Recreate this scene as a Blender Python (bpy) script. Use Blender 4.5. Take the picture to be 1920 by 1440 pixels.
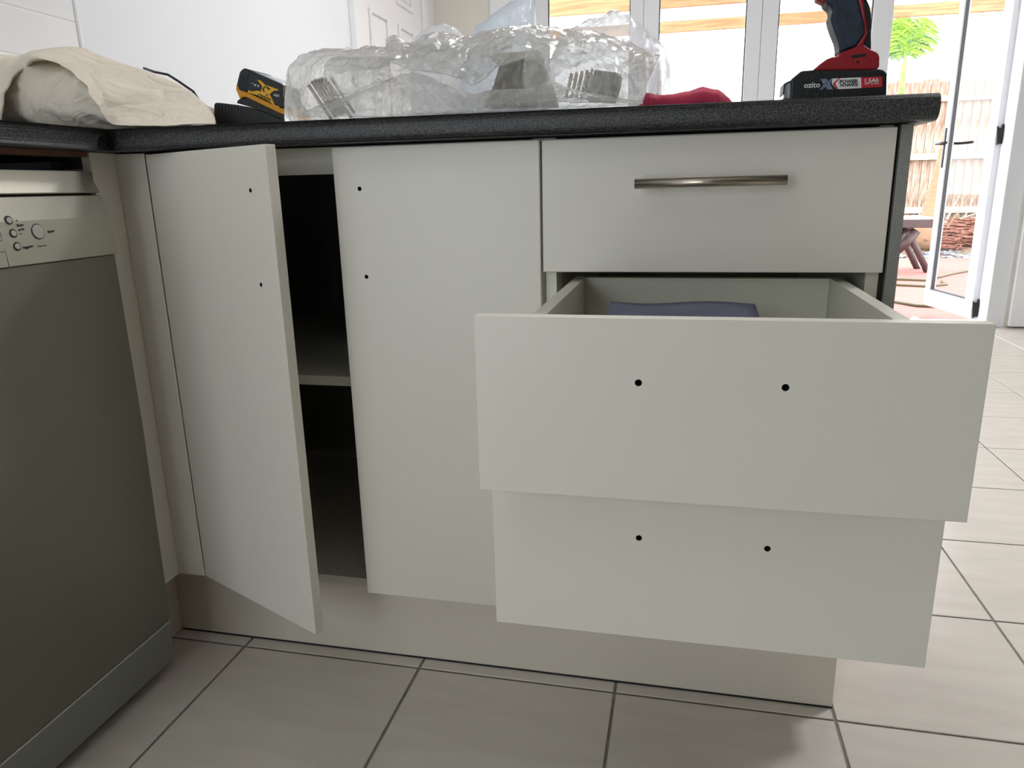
import bpy, bmesh, math, random
from mathutils import Vector, Matrix, noise
random.seed(7)
for o in list(bpy.data.objects): bpy.data.objects.remove(o)
SC = bpy.context.scene
COL = SC.collection
pi = math.pi

# ------------------------------------------------------------------ camera
CAM = Vector((0.80534543, -1.02866108, 0.80409082))
YAW, PITCH, ROLL, FPX = -0.22720, -0.26050, -0.0233, 1383.0
cy, sy, cp, sp = math.cos(YAW), math.sin(YAW), math.cos(PITCH), math.sin(PITCH)
FWD = Vector((sy*cp, cy*cp, sp))
_r = Vector((cy, -sy, 0)); _u = _r.cross(FWD)
RT = math.cos(ROLL)*_r + math.sin(ROLL)*_u
UP = -math.sin(ROLL)*_r + math.cos(ROLL)*_u
cam = bpy.data.objects.new('camera', bpy.data.cameras.new('camera'))
COL.objects.link(cam)
m = Matrix((RT, UP, -FWD)).transposed().to_4x4(); m.translation = CAM
cam.matrix_world = m
cam.data.sensor_width = 36; cam.data.lens = FPX*36/1920
cam.data.clip_start = 0.02; cam.data.clip_end = 200
SC.camera = cam

# ------------------------------------------------------------------ light
wd = bpy.data.worlds.new('overcast'); SC.world = wd; wd.use_nodes = True
bg = wd.node_tree.nodes['Background']
bg.inputs[0].default_value = (0.925, 0.96, 1.0, 1); bg.inputs[1].default_value = 7.5
YREAR = -2.9
def area(name, loc, rot, sx, sz, power, color=(1, 1, 1), portal=False):
    l = bpy.data.lights.new(name, 'AREA'); l.shape = 'RECTANGLE'; l.size = sx; l.size_y = sz
    l.energy = power; l.color = color
    o = bpy.data.objects.new(name, l); COL.objects.link(o); o.location = loc; o.rotation_euler = rot
    if portal: l.cycles.is_portal = True
    return o
area('portal_bifold', (1.2, 3.66, 1.05), (-pi/2, 0, 0), 2.7, 2.1, 10, portal=True)
area('portal_rear', (-.27, YREAR-.12, 1.05), (pi/2, 0, 0), .66, 2.0, 10, portal=True)
SUN = bpy.data.lights.new('sun', 'SUN'); SUN.energy = 0.8; SUN.angle = math.radians(12); SUN.color = (1, .97, .92)
so = bpy.data.objects.new('sun', SUN); COL.objects.link(so); so.rotation_euler = (math.radians(38), math.radians(18), 0)
# added ceiling lights, unseen, to brighten the room, walls and floor
ADDED_LAMPS = ((0.0, -1.35, 2, 'added unseen small square ceiling light above the sink side'), (0.5, 1.7, 18, 'added unseen square ceiling light panel above the dining side, nearer the panelled door'), (2.2, 1.0, 34, 'added unseen square ceiling light panel above the dining side, nearer the open glass door'))
for lx, ly, lp, _ in ADDED_LAMPS:
    area('added_ceiling_lamp', (lx, ly, 2.40), (0, 0, 0), .36, .36, lp, (.97, .98, 1))
SC.view_settings.view_transform = 'Standard'; SC.view_settings.look = 'None'
SC.view_settings.gamma = 1; SC.view_settings.use_curve_mapping = False
SC.view_settings.exposure = 0.0

# ------------------------------------------------------------------ helpers
def at(px, py, Y):
    d = FWD + RT*(px-960)/FPX - UP*(py-720)/FPX
    return CAM + d*((Y-CAM.y)/d.y)
def atx(px, py, X):
    d = FWD + RT*(px-960)/FPX - UP*(py-720)/FPX
    return CAM + d*((X-CAM.x)/d.x)
def srgb(r, g, b):
    f = lambda c: (c/255/12.92 if c/255 <= .04045 else ((c/255+.055)/1.055)**2.4)
    return (f(r), f(g), f(b), 1)
def mat(name, col, rough=.5, metal=0, bump=0, bdist=.002, bdistort=0, bscale=50, vary=0, vscale=8, stretch=(1, 1, 1), col2=None, spec=.5, lo=.4, hi=.6, trans=0, detail=6):
    m = bpy.data.materials.new(name); m.use_nodes = True
    nt = m.node_tree; b = nt.nodes['Principled BSDF']
    b.inputs['Base Color'].default_value = col; b.inputs['Roughness'].default_value = rough
    b.inputs['Metallic'].default_value = metal; b.inputs['Specular IOR Level'].default_value = spec
    if trans: b.inputs['Transmission Weight'].default_value = trans
    tc = nt.nodes.new('ShaderNodeTexCoord'); mp = nt.nodes.new('ShaderNodeMapping')
    mp.inputs['Scale'].default_value = stretch; nt.links.new(tc.outputs['Object'], mp.inputs[0])
    if vary or col2:
        n = nt.nodes.new('ShaderNodeTexNoise'); n.inputs['Scale'].default_value = vscale; n.inputs['Detail'].default_value = detail
        nt.links.new(mp.outputs[0], n.inputs['Vector'])
        r = nt.nodes.new('ShaderNodeValToRGB')
        r.color_ramp.elements[0].position = lo; r.color_ramp.elements[1].position = hi
        c2 = col2 if col2 else tuple(c*(1-vary) for c in col[:3])+(1,)
        r.color_ramp.elements[0].color = c2; r.color_ramp.elements[1].color = col
        nt.links.new(n.outputs[0], r.inputs[0]); nt.links.new(r.outputs[0], b.inputs['Base Color'])
    if bump:
        n2 = nt.nodes.new('ShaderNodeTexNoise'); n2.inputs['Scale'].default_value = bscale; n2.inputs['Detail'].default_value = 4
        nt.links.new(mp.outputs[0], n2.inputs['Vector'])
        bp = nt.nodes.new('ShaderNodeBump'); bp.inputs['Strength'].default_value = bump; bp.inputs['Distance'].default_value = bdist; n2.inputs['Distortion'].default_value = bdistort
        nt.links.new(n2.outputs[0], bp.inputs['Height']); nt.links.new(bp.outputs[0], b.inputs['Normal'])
    return m
WL = {}
def wloc(o): return WL.get(o.name, Vector((0, 0, 0)))
def empty(name, loc, label=None, cat=None, group=None, kind=None, parent=None):
    o = bpy.data.objects.new(name, None); COL.objects.link(o); loc = Vector(loc)
    o.empty_display_size = .05; WL[o.name] = loc
    o.location = loc - (wloc(parent) if parent else Vector()); o.parent = parent
    tag(o, label, cat, group, kind); return o
def tag(o, label=None, cat=None, group=None, kind=None):
    if label: o['label'] = label
    if cat: o['category'] = cat
    if group: o['group'] = group
    if kind: o['kind'] = kind
    return o
def finish(name, me, mt, parent=None, bevel=0, seg=2, smooth=False, cutters=None):
    vs = me.vertices
    if len(vs):
        mn = Vector([min(v.co[i] for v in vs) for i in range(3)]); mx = Vector([max(v.co[i] for v in vs) for i in range(3)])
        c = (mn+mx)/2; c.z = mn.z
    else: c = Vector()
    me.transform(Matrix.Translation(-c))
    if mt and not me.materials: me.materials.append(mt)
    o = bpy.data.objects.new(name, me); COL.objects.link(o); WL[o.name] = c
    o.location = c - (wloc(parent) if parent else Vector()); o.parent = parent
    if smooth:
        for p in me.polygons: p.use_smooth = True
    if bevel:
        b = o.modifiers.new('bevel', 'BEVEL'); b.width = bevel; b.segments = seg; b.limit_method = 'ANGLE'; b.angle_limit = math.radians(35)
    return o
def mesh(name, verts, faces, mt, parent=None, **k):
    me = bpy.data.meshes.new(name); me.from_pydata([tuple(v) for v in verts], [], faces); me.update()
    bm = bmesh.new(); bm.from_mesh(me); bmesh.ops.recalc_face_normals(bm, faces=bm.faces); bm.to_mesh(me); bm.free()
    return finish(name, me, mt, parent, **k)
BF = [(0,1,3,2),(4,6,7,5),(0,4,5,1),(2,3,7,6),(0,2,6,4),(1,5,7,3)]
def bverts(x0, x1, y0, y1, z0, z1): return [Vector((x, y, z)) for x in (x0, x1) for y in (y0, y1) for z in (z0, z1)]
def box(name, x0, x1, y0, y1, z0, z1, mt, parent=None, T=None, **k):
    v = bverts(x0, x1, y0, y1, z0, z1)
    if T: v = [T @ p for p in v]
    return mesh(name, v, BF, mt, parent, **k)
def boxes(name, L, mt, parent=None, T=None, **k):
    V, Fc = [], []
    for b in L:
        n = len(V); V += bverts(*b); Fc += [tuple(i+n for i in f) for f in BF]
    if T: V = [T @ p for p in V]
    return mesh(name, V, Fc, mt, parent, **k)
def prism(name, pts, axis, a, b, mt, parent=None, T=None, **k):
    """pts = 2D outline in the other two axes (in xyz order), extruded along axis from a to b"""
    def P(p, t):
        if axis == 'y': return Vector((p[0], t, p[1]))
        if axis == 'x': return Vector((t, p[0], p[1]))
        return Vector((p[0], p[1], t))
    n = len(pts); V = [P(p, a) for p in pts]+[P(p, b) for p in pts]
    if T: V = [T @ p for p in V]
    Fc = [tuple(range(n)), tuple(range(2*n-1, n-1, -1))]+[(i, i+n, (i+1) % n+n, (i+1) % n) for i in range(n)]
    return mesh(name, V, Fc, mt, parent, **k)
def pxprism(name, pxs, Y, depth, mt, parent=None, crop=None, **k):
    if crop: ox, oy, s = crop; pxs = [(ox+x/s, oy+y/s) for x, y in pxs]
    pts = [at(x, y, Y) for x, y in pxs]
    return prism(name, [(p.x, p.z) for p in pts], 'y', Y, Y+depth, mt, parent, **k)
def tubedata(pts, r, n=10, cap=True):
    pts = [Vector(p) for p in pts]; R = r if isinstance(r, (list, tuple)) else [r]*len(pts)
    V, Fc = [], []
    prev = None
    for i, p in enumerate(pts):
        d = (pts[min(i+1, len(pts)-1)]-pts[max(i-1, 0)]).normalized()
        if prev is None:
            a = Vector((0, 0, 1)) if abs(d.z) < .9 else Vector((1, 0, 0)); s = d.cross(a).normalized()
        else: s = (prev-d*prev.dot(d)).normalized()
        prev = s; t = d.cross(s)
        V += [p+(s*math.cos(2*pi*k/n)+t*math.sin(2*pi*k/n))*R[i] for k in range(n)]
    for i in range(len(pts)-1):
        for k in range(n): Fc.append((i*n+k, i*n+(k+1) % n, (i+1)*n+(k+1) % n, (i+1)*n+k))
    if cap: Fc += [tuple(range(n-1, -1, -1)), tuple(range((len(pts)-1)*n, len(pts)*n))]
    return V, Fc
def tube(name, pts, r, mt, parent=None, n=10, smooth=True, **k):
    V, Fc = tubedata(pts, r, n); o = mesh(name, V, Fc, mt, parent, **k)
    if smooth:
        for p in o.data.polygons: p.use_smooth = len(p.vertices) == 4
    return o
def multi(name, parts, mt, parent=None, **k):
    V, Fc = [], []
    for v, f in parts:
        n = len(V); V += v; Fc += [tuple(i+n for i in q) for q in f]
    return mesh(name, V, Fc, mt, parent, **k)
def drill_holes(o, cut):
    """real blind holes: list of (p, q, radius) in world coordinates"""
    for (p, q, r) in cut:
        V, Fc = tubedata([p, q], r, 16)
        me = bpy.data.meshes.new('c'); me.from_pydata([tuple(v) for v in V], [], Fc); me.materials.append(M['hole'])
        c = bpy.data.objects.new('c', me); COL.objects.link(c)
        md = o.modifiers.new('b', 'BOOLEAN'); md.operation = 'DIFFERENCE'; md.solver = 'EXACT'; md.object = c
        md.material_mode = 'TRANSFER'
        par, loc = o.parent, o.location.copy(); o.parent = None; o.location = WL[o.name]
        bpy.context.view_layer.update()
        for x in o.modifiers: x.show_viewport = (x.name == 'b')
        me2 = bpy.data.meshes.new_from_object(o.evaluated_get(bpy.context.evaluated_depsgraph_get()))
        o.modifiers.remove(md); o.data = me2; o.parent = par; o.location = loc
        for x in o.modifiers: x.show_viewport = True
        bpy.data.objects.remove(c)
def text(name, s, p0, p1, normal, h, mt, parent=None, bold=0, off=.0004, fitw=True):
    """lettering whose base line runs p0->p1 on a face with the given normal; cap height h"""
    cu = bpy.data.curves.new('t', 'FONT'); cu.body = s; cu.size = 1; cu.extrude = .01; cu.offset = bold; cu.resolution_u = 2
    to = bpy.data.objects.new('t', cu); COL.objects.link(to); bpy.context.view_layer.update()
    me = bpy.data.meshes.new_from_object(to.evaluated_get(bpy.context.evaluated_depsgraph_get()))
    bpy.data.objects.remove(to)
    xs = [v.co.x for v in me.vertices]; w = max(xs)-min(xs); x0 = min(xs)
    p0, p1 = Vector(p0), Vector(p1); ex = (p1-p0); L = ex.length; ex.normalize()
    nz = Vector(normal).normalized(); ey = nz.cross(ex).normalized()
    sx = L/w if fitw else h/.7; syy = h/.7
    for v in me.vertices:
        c = v.co.copy(); v.co = p0 + ex*((c.x-x0)*sx) + ey*(c.y*syy) + nz*(off+(.0003 if c.z > 0 else -.0003))
    return finish(name, me, mt, parent)
def ridge(p, s, oct=4):
    """sharp crease noise"""
    v, a, f = 0, 1, s
    for i in range(oct):
        v += a*(1-abs(noise.noise(p*f+Vector((i*7.3, 1.7*i, 3.1)))*2)); a *= .5; f *= 2.03
    return v/1.9
def fac(p, s):
    d, _ = noise.voronoi(p*s)
    return d[1]-d[0]
def interp(P, x):
    if x <= P[0][0]: return P[0][1]
    for (a, b), (c, d) in zip(P, P[1:]):
        if x <= c: t = (x-a)/(c-a); t2 = t*t*(3-2*t); return b+(d-b)*(.5*t+.5*t2)
    return P[-1][1]
def lump(name, top, ybase, depth, z0, mt, parent=None, nx=120, na=60, disp=None, flat=.8, smooth=True, lean=0, ypow=1.0):
    """a heap: top = [(x, z)] crest, ybase front y, depth = front-to-back; surface displaced by disp(p)->offset"""
    x0, x1 = top[0][0], top[-1][0]; V, Fc = [], []
    for i in range(nx+1):
        t = i/nx; x = x0+(x1-x0)*t
        H = interp(top, x)-z0
        e = min(1, min(t, 1-t)*nx/4.0)
        D = depth*(.35+.65*min(1, (math.sin(pi*min(max(t, .0), 1))*1.8)))
        yc = ybase+depth/2
        for j in range(na):
            a = 2*pi*j/na; c, s = math.cos(a), math.sin(a)
            yy = math.copysign(abs(c)**flat, c)*D/2
            zz = (math.copysign(abs(s)**flat, s)*.5+.5)*H
            p = Vector((x, yc-yy+lean*(zz), z0+max(zz, 0)))
            n = Vector((0, -c, s))
            if disp:
                dd = disp(p, t, a)
                p = p+n*dd*e
            if p.z < z0: p.z = z0+.0003
            V.append(p)
    for i in range(nx):
        for j in range(na):
            Fc.append((i*na+j, i*na+(j+1) % na, (i+1)*na+(j+1) % na, (i+1)*na+j))
    Fc.append(tuple(range(na))); Fc.append(tuple(range((nx+1)*na-1, nx*na-1, -1)))
    return mesh(name, V, Fc, mt, parent, smooth=smooth)

# ------------------------------------------------------------------ materials
M = {}
M['white'] = mat('cabinet_white', srgb(224, 219, 207), .38, bump=.05, bscale=600)
M['carcass'] = mat('carcass_white', srgb(214, 212, 198), .45)
M['inside'] = mat('carcass_inside_shaded', srgb(120, 120, 116), .6)  # white interior greyed to stand in for its unlit darkness
M['hole'] = mat('hole_shade', (.006, .005, .004, 1), .9)  # black colour stands in for the shade inside the screw holes
M['edge'] = mat('edge_strip', srgb(235, 233, 220), .4)
M['kick'] = mat('kick_board', srgb(212, 203, 188), .6, bump=.15, bscale=80, stretch=(1, 1, 6))
M['counter'] = mat('worktop_laminate', srgb(98, 96, 97), .45, col2=srgb(30, 30, 32), vscale=560, lo=.44, hi=.70, bump=.2, bscale=900, detail=3)
M['chip'] = mat('chipboard', srgb(110, 76, 54), .8, vary=.3, vscale=200)
M['under'] = mat('worktop_underside', srgb(200, 195, 185), .7)
M['endpanel'] = mat('end_panel', srgb(150, 150, 144), .5, vary=.25, vscale=700, bump=.3, bscale=900)
M['steel'] = mat('brushed_steel', srgb(182, 172, 158), .32, 1, bump=.12, bscale=60, stretch=(1, 40, 1))
M['dwdoor'] = mat('dishwasher_steel', srgb(132, 131, 120), .42, .6, bump=.03, bscale=50, stretch=(1, 1, 30))
M['dwpanel'] = mat('dishwasher_panel', srgb(188, 186, 172), .36, .55, bump=.04, bscale=80, stretch=(1, 20, 1))
M['button'] = mat('button_silver', srgb(190, 188, 182), .35, .4)
M['dwkick'] = mat('dishwasher_kick', srgb(150, 152, 149), .4, .6)
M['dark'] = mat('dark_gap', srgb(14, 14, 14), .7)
M['blackplastic'] = mat('black_plastic', srgb(14, 15, 18), .45, bump=.3, bscale=400)
M['bluegrey'] = mat('recess_grey', srgb(46, 52, 60), .5)
M['yellow'] = mat('yellow_plastic', srgb(226, 152, 12), .4)
M['yellowprint'] = mat('yellow_print', srgb(240, 180, 20), .5)
M['red'] = mat('red_plastic', srgb(150, 22, 34), .42, bump=.2, bscale=300)
M['redprint'] = mat('red_print', srgb(196, 34, 48), .5)
M['whiteprint'] = mat('white_print', srgb(232, 232, 228), .5)
M['blackprint'] = mat('black_print', srgb(20, 20, 22), .5)
M['chromeclip'] = mat('clip_metal', srgb(200, 205, 215), .25, .8)
M['navy'] = mat('navy_rubber', srgb(34, 48, 66), .55, bump=.4, bscale=500, vary=.35, vscale=60)
M['wall'] = mat('wall_paint', srgb(236, 241, 245), .6, bump=.04, bscale=200)
M['walldimmed'] = mat('wall_dimmed_rear', srgb(112, 108, 100), .6)  # unseen walls coloured darker to cut the light they bounce back
M['wallbeige'] = mat('wall_paint_far', srgb(226, 222, 212), .6)
M['trimw'] = mat('trim_white', srgb(238, 240, 242), .4)
M['frame'] = mat('frame_white', srgb(222, 226, 230), .4)
M['gasket'] = mat('rubber_gasket', srgb(70, 74, 80), .6)
M['tilew'] = mat('wall_tile_white', srgb(238, 240, 243), .18)
M['groutw'] = mat('wall_grout', srgb(245, 245, 245), .8)
M['tile'] = mat('floor_tile', srgb(213, 206, 196), .22, col2=srgb(203, 196, 186), vscale=5, stretch=(1, 5, 1), lo=.35, hi=.7, bump=.05, bscale=30)
M['grout'] = mat('floor_grout', srgb(142, 134, 126), .9, vary=.2, vscale=60)
M['ceil'] = mat('ceiling_paint', srgb(240, 240, 238), .8)
M['cloth'] = mat('drop_cloth', srgb(236, 226, 209), .85, vary=.06, vscale=12, bump=.5, bscale=11, bdist=.03, bdistort=1.2)
M['redcloth'] = mat('red_cloth', srgb(198, 60, 90), .85, bump=.6, bscale=500)
M['paper'] = mat('paper_blue', srgb(118, 121, 146), .6, vary=.12, vscale=20)
M['plate'] = mat('beige_plastic', srgb(205, 200, 184), .45)
M['deck'] = mat('deck_timber', srgb(172, 112, 104), .65, col2=srgb(150, 92, 84), vscale=9, stretch=(1, 14, 14), lo=.35, hi=.65)
M['beam'] = mat('pergola_timber', srgb(190, 158, 118), .6, col2=srgb(168, 130, 92), vscale=6, stretch=(.6, 8, 8))
M['fence'] = mat('fence_timber', srgb(158, 142, 128), .8, col2=srgb(116, 88, 70), vscale=7, stretch=(6, 6, .9), lo=.35, hi=.62)
M['rail'] = mat('fence_rail', srgb(176, 168, 154), .8, vary=.15, vscale=10)
M['soil'] = mat('garden_soil', srgb(110, 92, 78), .95, vary=.4, vscale=12, bump=1, bscale=40)
M['stone'] = mat('river_stone', srgb(128, 132, 140), .7, vary=.4, vscale=9)
M['mulch'] = mat('dry_frond', srgb(140, 88, 72), .8, vary=.35, vscale=14)
M['mulch2'] = mat('pale_frond', srgb(186, 172, 146), .8)
M['leaf'] = mat('palm_leaf', srgb(110, 150, 30), .5, vary=.3, vscale=8)
M['leafd'] = mat('palm_leaf_dark', srgb(70, 108, 60), .5)
M['trunkg'] = mat('palm_stem', srgb(120, 138, 76), .6, vary=.3, vscale=20)
M['trunkb'] = mat('palm_trunk', srgb(150, 124, 96), .8, vary=.25, vscale=6, stretch=(1, 1, 20))
M['brown'] = mat('dark_brown_metal', srgb(74, 60, 60), .5, vary=.2, vscale=20)
M['hose'] = mat('garden_hose', srgb(92, 92, 66), .5)
M['house'] = mat('neighbour_render', srgb(245, 245, 245), .8)
M['glassfar'] = mat('neighbour_glass', srgb(140, 170, 205), .2)
M['roofmetal'] = mat('neighbour_roof', srgb(235, 238, 242), .5)
def thin(nt, f, ior):
    """same reflectance seen from either side of a thin sheet"""
    g = nt.nodes.new('ShaderNodeNewGeometry'); mr = nt.nodes.new('ShaderNodeMapRange')
    mr.inputs['To Min'].default_value = ior; mr.inputs['To Max'].default_value = 1/ior
    nt.links.new(g.outputs['Backfacing'], mr.inputs['Value']); nt.links.new(mr.outputs[0], f.inputs[0])
def glassmat():
    m = bpy.data.materials.new('window_glass'); m.use_nodes = True; nt = m.node_tree; nt.nodes.clear()
    o = nt.nodes.new('ShaderNodeOutputMaterial'); mx = nt.nodes.new('ShaderNodeMixShader'); t = nt.nodes.new('ShaderNodeBsdfTransparent')
    g = nt.nodes.new('ShaderNodeBsdfGlossy'); g.inputs['Roughness'].default_value = .02; f = nt.nodes.new('ShaderNodeFresnel'); thin(nt, f, 1.18)
    t.inputs[0].default_value = (.95, .97, .97, 1)
    nt.links.new(f.outputs[0], mx.inputs[0]); nt.links.new(t.outputs[0], mx.inputs[1]); nt.links.new(g.outputs[0], mx.inputs[2]); nt.links.new(mx.outputs[0], o.inputs[0])
    return m
M['glass'] = glassmat()
def filmmat(name, col, alpha, rough=.28, trl=.5, bs=26, bst=1.0):
    """thin crumpled polythene: part see-through, part milky, glossy skin"""
    m = bpy.data.materials.new(name); m.use_nodes = True; nt = m.node_tree; nt.nodes.clear(); N = nt.nodes.new; L = nt.links.new
    o = N('ShaderNodeOutputMaterial'); t = N('ShaderNodeBsdfTransparent'); d = N('ShaderNodeBsdfDiffuse'); tr = N('ShaderNodeBsdfTranslucent')
    g = N('ShaderNodeBsdfGlossy'); g.inputs['Roughness'].default_value = rough
    d.inputs[0].default_value = col; tr.inputs[0].default_value = col
    tc = N('ShaderNodeTexCoord')
    n = N('ShaderNodeTexNoise'); n.inputs['Scale'].default_value = bs; n.inputs['Detail'].default_value = 5; n.inputs['Distortion'].default_value = 1.5
    L(tc.outputs['Object'], n.inputs['Vector'])
    bp = N('ShaderNodeBump'); bp.inputs['Strength'].default_value = bst; bp.inputs['Distance'].default_value = .006; L(n.outputs[0], bp.inputs['Height'])
    for q in (d, tr, g): L(bp.outputs[0], q.inputs['Normal'])
    vm = N('ShaderNodeMixRGB'); vm.inputs[0].default_value = .12; n3 = N('ShaderNodeTexNoise'); n3.inputs['Scale'].default_value = 7; n3.inputs['Detail'].default_value = 3
    L(tc.outputs['Object'], n3.inputs['Vector']); L(tc.outputs['Object'], vm.inputs[1]); L(n3.outputs['Color'], vm.inputs[2])
    vo = N('ShaderNodeTexVoronoi'); vo.feature = 'DISTANCE_TO_EDGE'; vo.inputs['Scale'].default_value = bs*1.6; L(vm.outputs[0], vo.inputs['Vector'])
    cr = N('ShaderNodeMapRange'); cr.inputs['From Min'].default_value = 0; cr.inputs['From Max'].default_value = .03; cr.inputs['To Min'].default_value = 1; cr.inputs['To Max'].default_value = 0; cr.interpolation_type = 'SMOOTHSTEP'; L(vo.outputs['Distance'], cr.inputs['Value'])
    nm = N('ShaderNodeMapRange'); nm.inputs['From Min'].default_value = .42; nm.inputs['From Max'].default_value = .62; L(n.outputs[0], nm.inputs['Value'])
    cm = N('ShaderNodeMath'); cm.operation = 'MULTIPLY'; L(cr.outputs[0], cm.inputs[0]); L(nm.outputs[0], cm.inputs[1])
    hs = N('ShaderNodeMath'); hs.operation = 'MULTIPLY_ADD'; hs.inputs[1].default_value = .1; L(cm.outputs[0], hs.inputs[0]); L(n.outputs[0], hs.inputs[2])
    L(hs.outputs[0], bp.inputs['Height'])
    a = N('ShaderNodeMixShader'); a.inputs[0].default_value = trl; L(d.outputs[0], a.inputs[1]); L(tr.outputs[0], a.inputs[2])
    lw = N('ShaderNodeLayerWeight'); lw.inputs[0].default_value = .2; L(bp.outputs[0], lw.inputs['Normal'])
    ma = N('ShaderNodeMath'); ma.operation = 'MULTIPLY_ADD'; ma.inputs[1].default_value = 1-alpha; ma.inputs[2].default_value = alpha; L(lw.outputs['Facing'], ma.inputs[0]); ma.use_clamp = True
    mb_ = N('ShaderNodeMath'); mb_.operation = 'MULTIPLY_ADD'; mb_.inputs[1].default_value = .10; mb_.use_clamp = True; L(cm.outputs[0], mb_.inputs[0]); L(ma.outputs[0], mb_.inputs[2])
    b = N('ShaderNodeMixShader'); L(mb_.outputs[0], b.inputs[0]); L(t.outputs[0], b.inputs[1]); L(a.outputs[0], b.inputs[2])
    fr = N('ShaderNodeFresnel'); thin(nt, fr, 1.4); L(bp.outputs[0], fr.inputs['Normal'])
    c = N('ShaderNodeMixShader'); L(fr.outputs[0], c.inputs[0]); L(b.outputs[0], c.inputs[1]); L(g.outputs[0], c.inputs[2]); L(c.outputs[0], o.inputs[0])
    return m
M['film'] = filmmat('clear_polythene', (.93, .92, .88, 1), .15, rough=.16)
M['filmfold'] = filmmat('polythene_fold', (.93, .92, .89, 1), .13, rough=.16)
M['filmblue'] = filmmat('blue_white_polythene', (.84, .92, 1.0, 1), .55, trl=.6, bs=22)
M['filmwhite'] = filmmat('white_polythene', (.95, .96, 1.0, 1), .5, trl=.65, bs=18)

# ================================================================== room
YF = 3.47                       # inner face of the wall with the folding doors
XL, XR, YR, ZC = -.65, 3.4, -2.9, 2.45
A, TX, TY = .3383, .0476, .0175  # tile pitch and origin of the joints
floor = box('floor', XL, XR, YR, YF+.02, -.03, -.0025, M['grout']); tag(floor, kind='structure')
tg = .0022
tm = None; k = 0
i0, i1 = -3, 10
for i in range(i0, i1):
    for j in range(-6, 11):
        x0, x1 = max(TX+i*A+tg, XL), min(TX+(i+1)*A-tg, XR); y0, y1 = max(TY+j*A+tg, YR), min(TY+(j+1)*A-tg, YF+.02)
        if x1-x0 < .01 or y1-y0 < .01: continue
        if x1 < 1.0 and y0 > .1 and y1 < .6: continue           # buried below the cabinets
        full = abs((x1-x0)-(A-2*tg)) < 1e-5 and abs((y1-y0)-(A-2*tg)) < 1e-5
        if full and tm:
            t = bpy.data.objects.new('tile', tm.data); COL.objects.link(t)
            c = Vector(((x0+x1)/2, (y0+y1)/2, -.0025)); t.location = c-wloc(floor); t.parent = floor
            b = t.modifiers.new('bevel', 'BEVEL'); b.width = .0012; b.segments = 1
        else:
            t = box('tile', x0, x1, y0, y1, -.0025, 0, M['tile'], floor, bevel=.0012, seg=1)
            if full: tm = t
def struct(o): return tag(o, kind='structure')
struct(box('ceiling', XL-.1, XR+.1, YR-.1, YF+.15, ZC, ZC+.1, M['ceil']))
for _lx, _ly, _lp, _t in ADDED_LAMPS:
    dl = empty('added_ceiling_light', (_lx, _ly, 2.41), _t, 'ceiling light')  # unseen fitting for an added lamp
    boxes('added_lamp_frame', [(_lx-.2, _lx+.2, _ly-.2, _ly-.18, 2.41, 2.45), (_lx-.2, _lx+.2, _ly+.18, _ly+.2, 2.41, 2.45), (_lx-.2, _lx-.18, _ly-.18, _ly+.18, 2.41, 2.45), (_lx+.18, _lx+.2, _ly-.18, _ly+.18, 2.41, 2.45)], M['trimw'], dl)
wl = struct(box('wall_left', XL-.1, XL, YR, YF, -.03, ZC, M['wall']))
struct(box('wall_right', XR, XR+.1, YR, YF, -.03, ZC, M['walldimmed']))
struct(boxes('wall_rear', [(XL-.1, -.6, YR-.1, YR, -.03, ZC), (.06, XR+.1, YR-.1, YR, -.03, ZC), (-.6, .06, YR-.1, YR, 2.1, ZC), (-.6, .06, YR-.1, YR, -.03, .04)], M['walldimmed']))
w1 = struct(boxes('added_window_1', [(-.6, .06, YR-.07, YR-.02, .04, .09), (-.6, .06, YR-.07, YR-.02, 2.05, 2.1), (-.6, -.56, YR-.07, YR-.02, .09, 2.05), (.02, .06, YR-.07, YR-.02, .09, 2.05)], M['frame']))  # unseen rear window, added and sized to light the cabinet fronts
box('window_glass', -.56, .02, YR-.05, YR-.045, .09, 2.05, M['glass'], w1)
DX0, DX1 = -.13, 2.50
struct(boxes('wall_far', [(XL-.1, DX0, YF, YF+.12, -.03, ZC), (DX0, DX1, YF, YF+.12, 2.14, ZC), (DX1, XR+.1, YF, YF+.12, -.03, ZC)], M['wallbeige']))
# wall tiles of the splashback on the left wall
zt0 = .912
box('tile_grout', XL, XL+.0055, -.555, .645, .9, 1.513, M['groutw'], wl)
for r in range(6):
    for q in range(3):
        y1 = .645-q*.4; y0 = y1-.4
        box('wall_tile', XL, XL+.007, y0+.0008, y1-.0008, zt0+r*.1+.0008, zt0+(r+1)*.1-.0008, M['tilew'], wl, bevel=.003, seg=2)
box('tile_edge_trim', XL, XL+.011, .645, .656, .9, 1.52, M['trimw'], wl, bevel=.004)

# panelled door on the left wall
d1 = struct(box('door_1', XL, XL+.012, 2.34, 3.2, 0.005, 2.04, M['trimw']))
for y0, y1 in ((2.46, 2.69), (2.83, 3.06)):
    for z0, z1 in ((.25, .78), (.92, 1.62), (1.71, 1.93)):
        box('door_panel', XL+.012, XL+.019, y0+.035, y1-.035, z0+.035, z1-.035, M['trimw'], d1, bevel=.005)
        boxes('panel_moulding', [(XL+.012, XL+.024, y0, y0+.02, z0, z1), (XL+.012, XL+.024, y1-.02, y1, z0, z1), (XL+.012, XL+.024, y0+.02, y1-.02, z1-.02, z1), (XL+.012, XL+.024, y0+.02, y1-.02, z0, z0+.02)], M['trimw'], d1, bevel=.004)
struct(boxes('trim_1', [(XL, XL+.03, 2.265, 2.335, 0, 2.11), (XL, XL+.03, 3.205, 3.285, 0, 2.11), (XL, XL+.03, 2.335, 3.205, 2.045, 2.11)], M['trimw'], bevel=.004))
struct(box('baseboard_left', XL, XL+.014, .7, 2.26, 0, .09, M['trimw'], bevel=.003))
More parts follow.
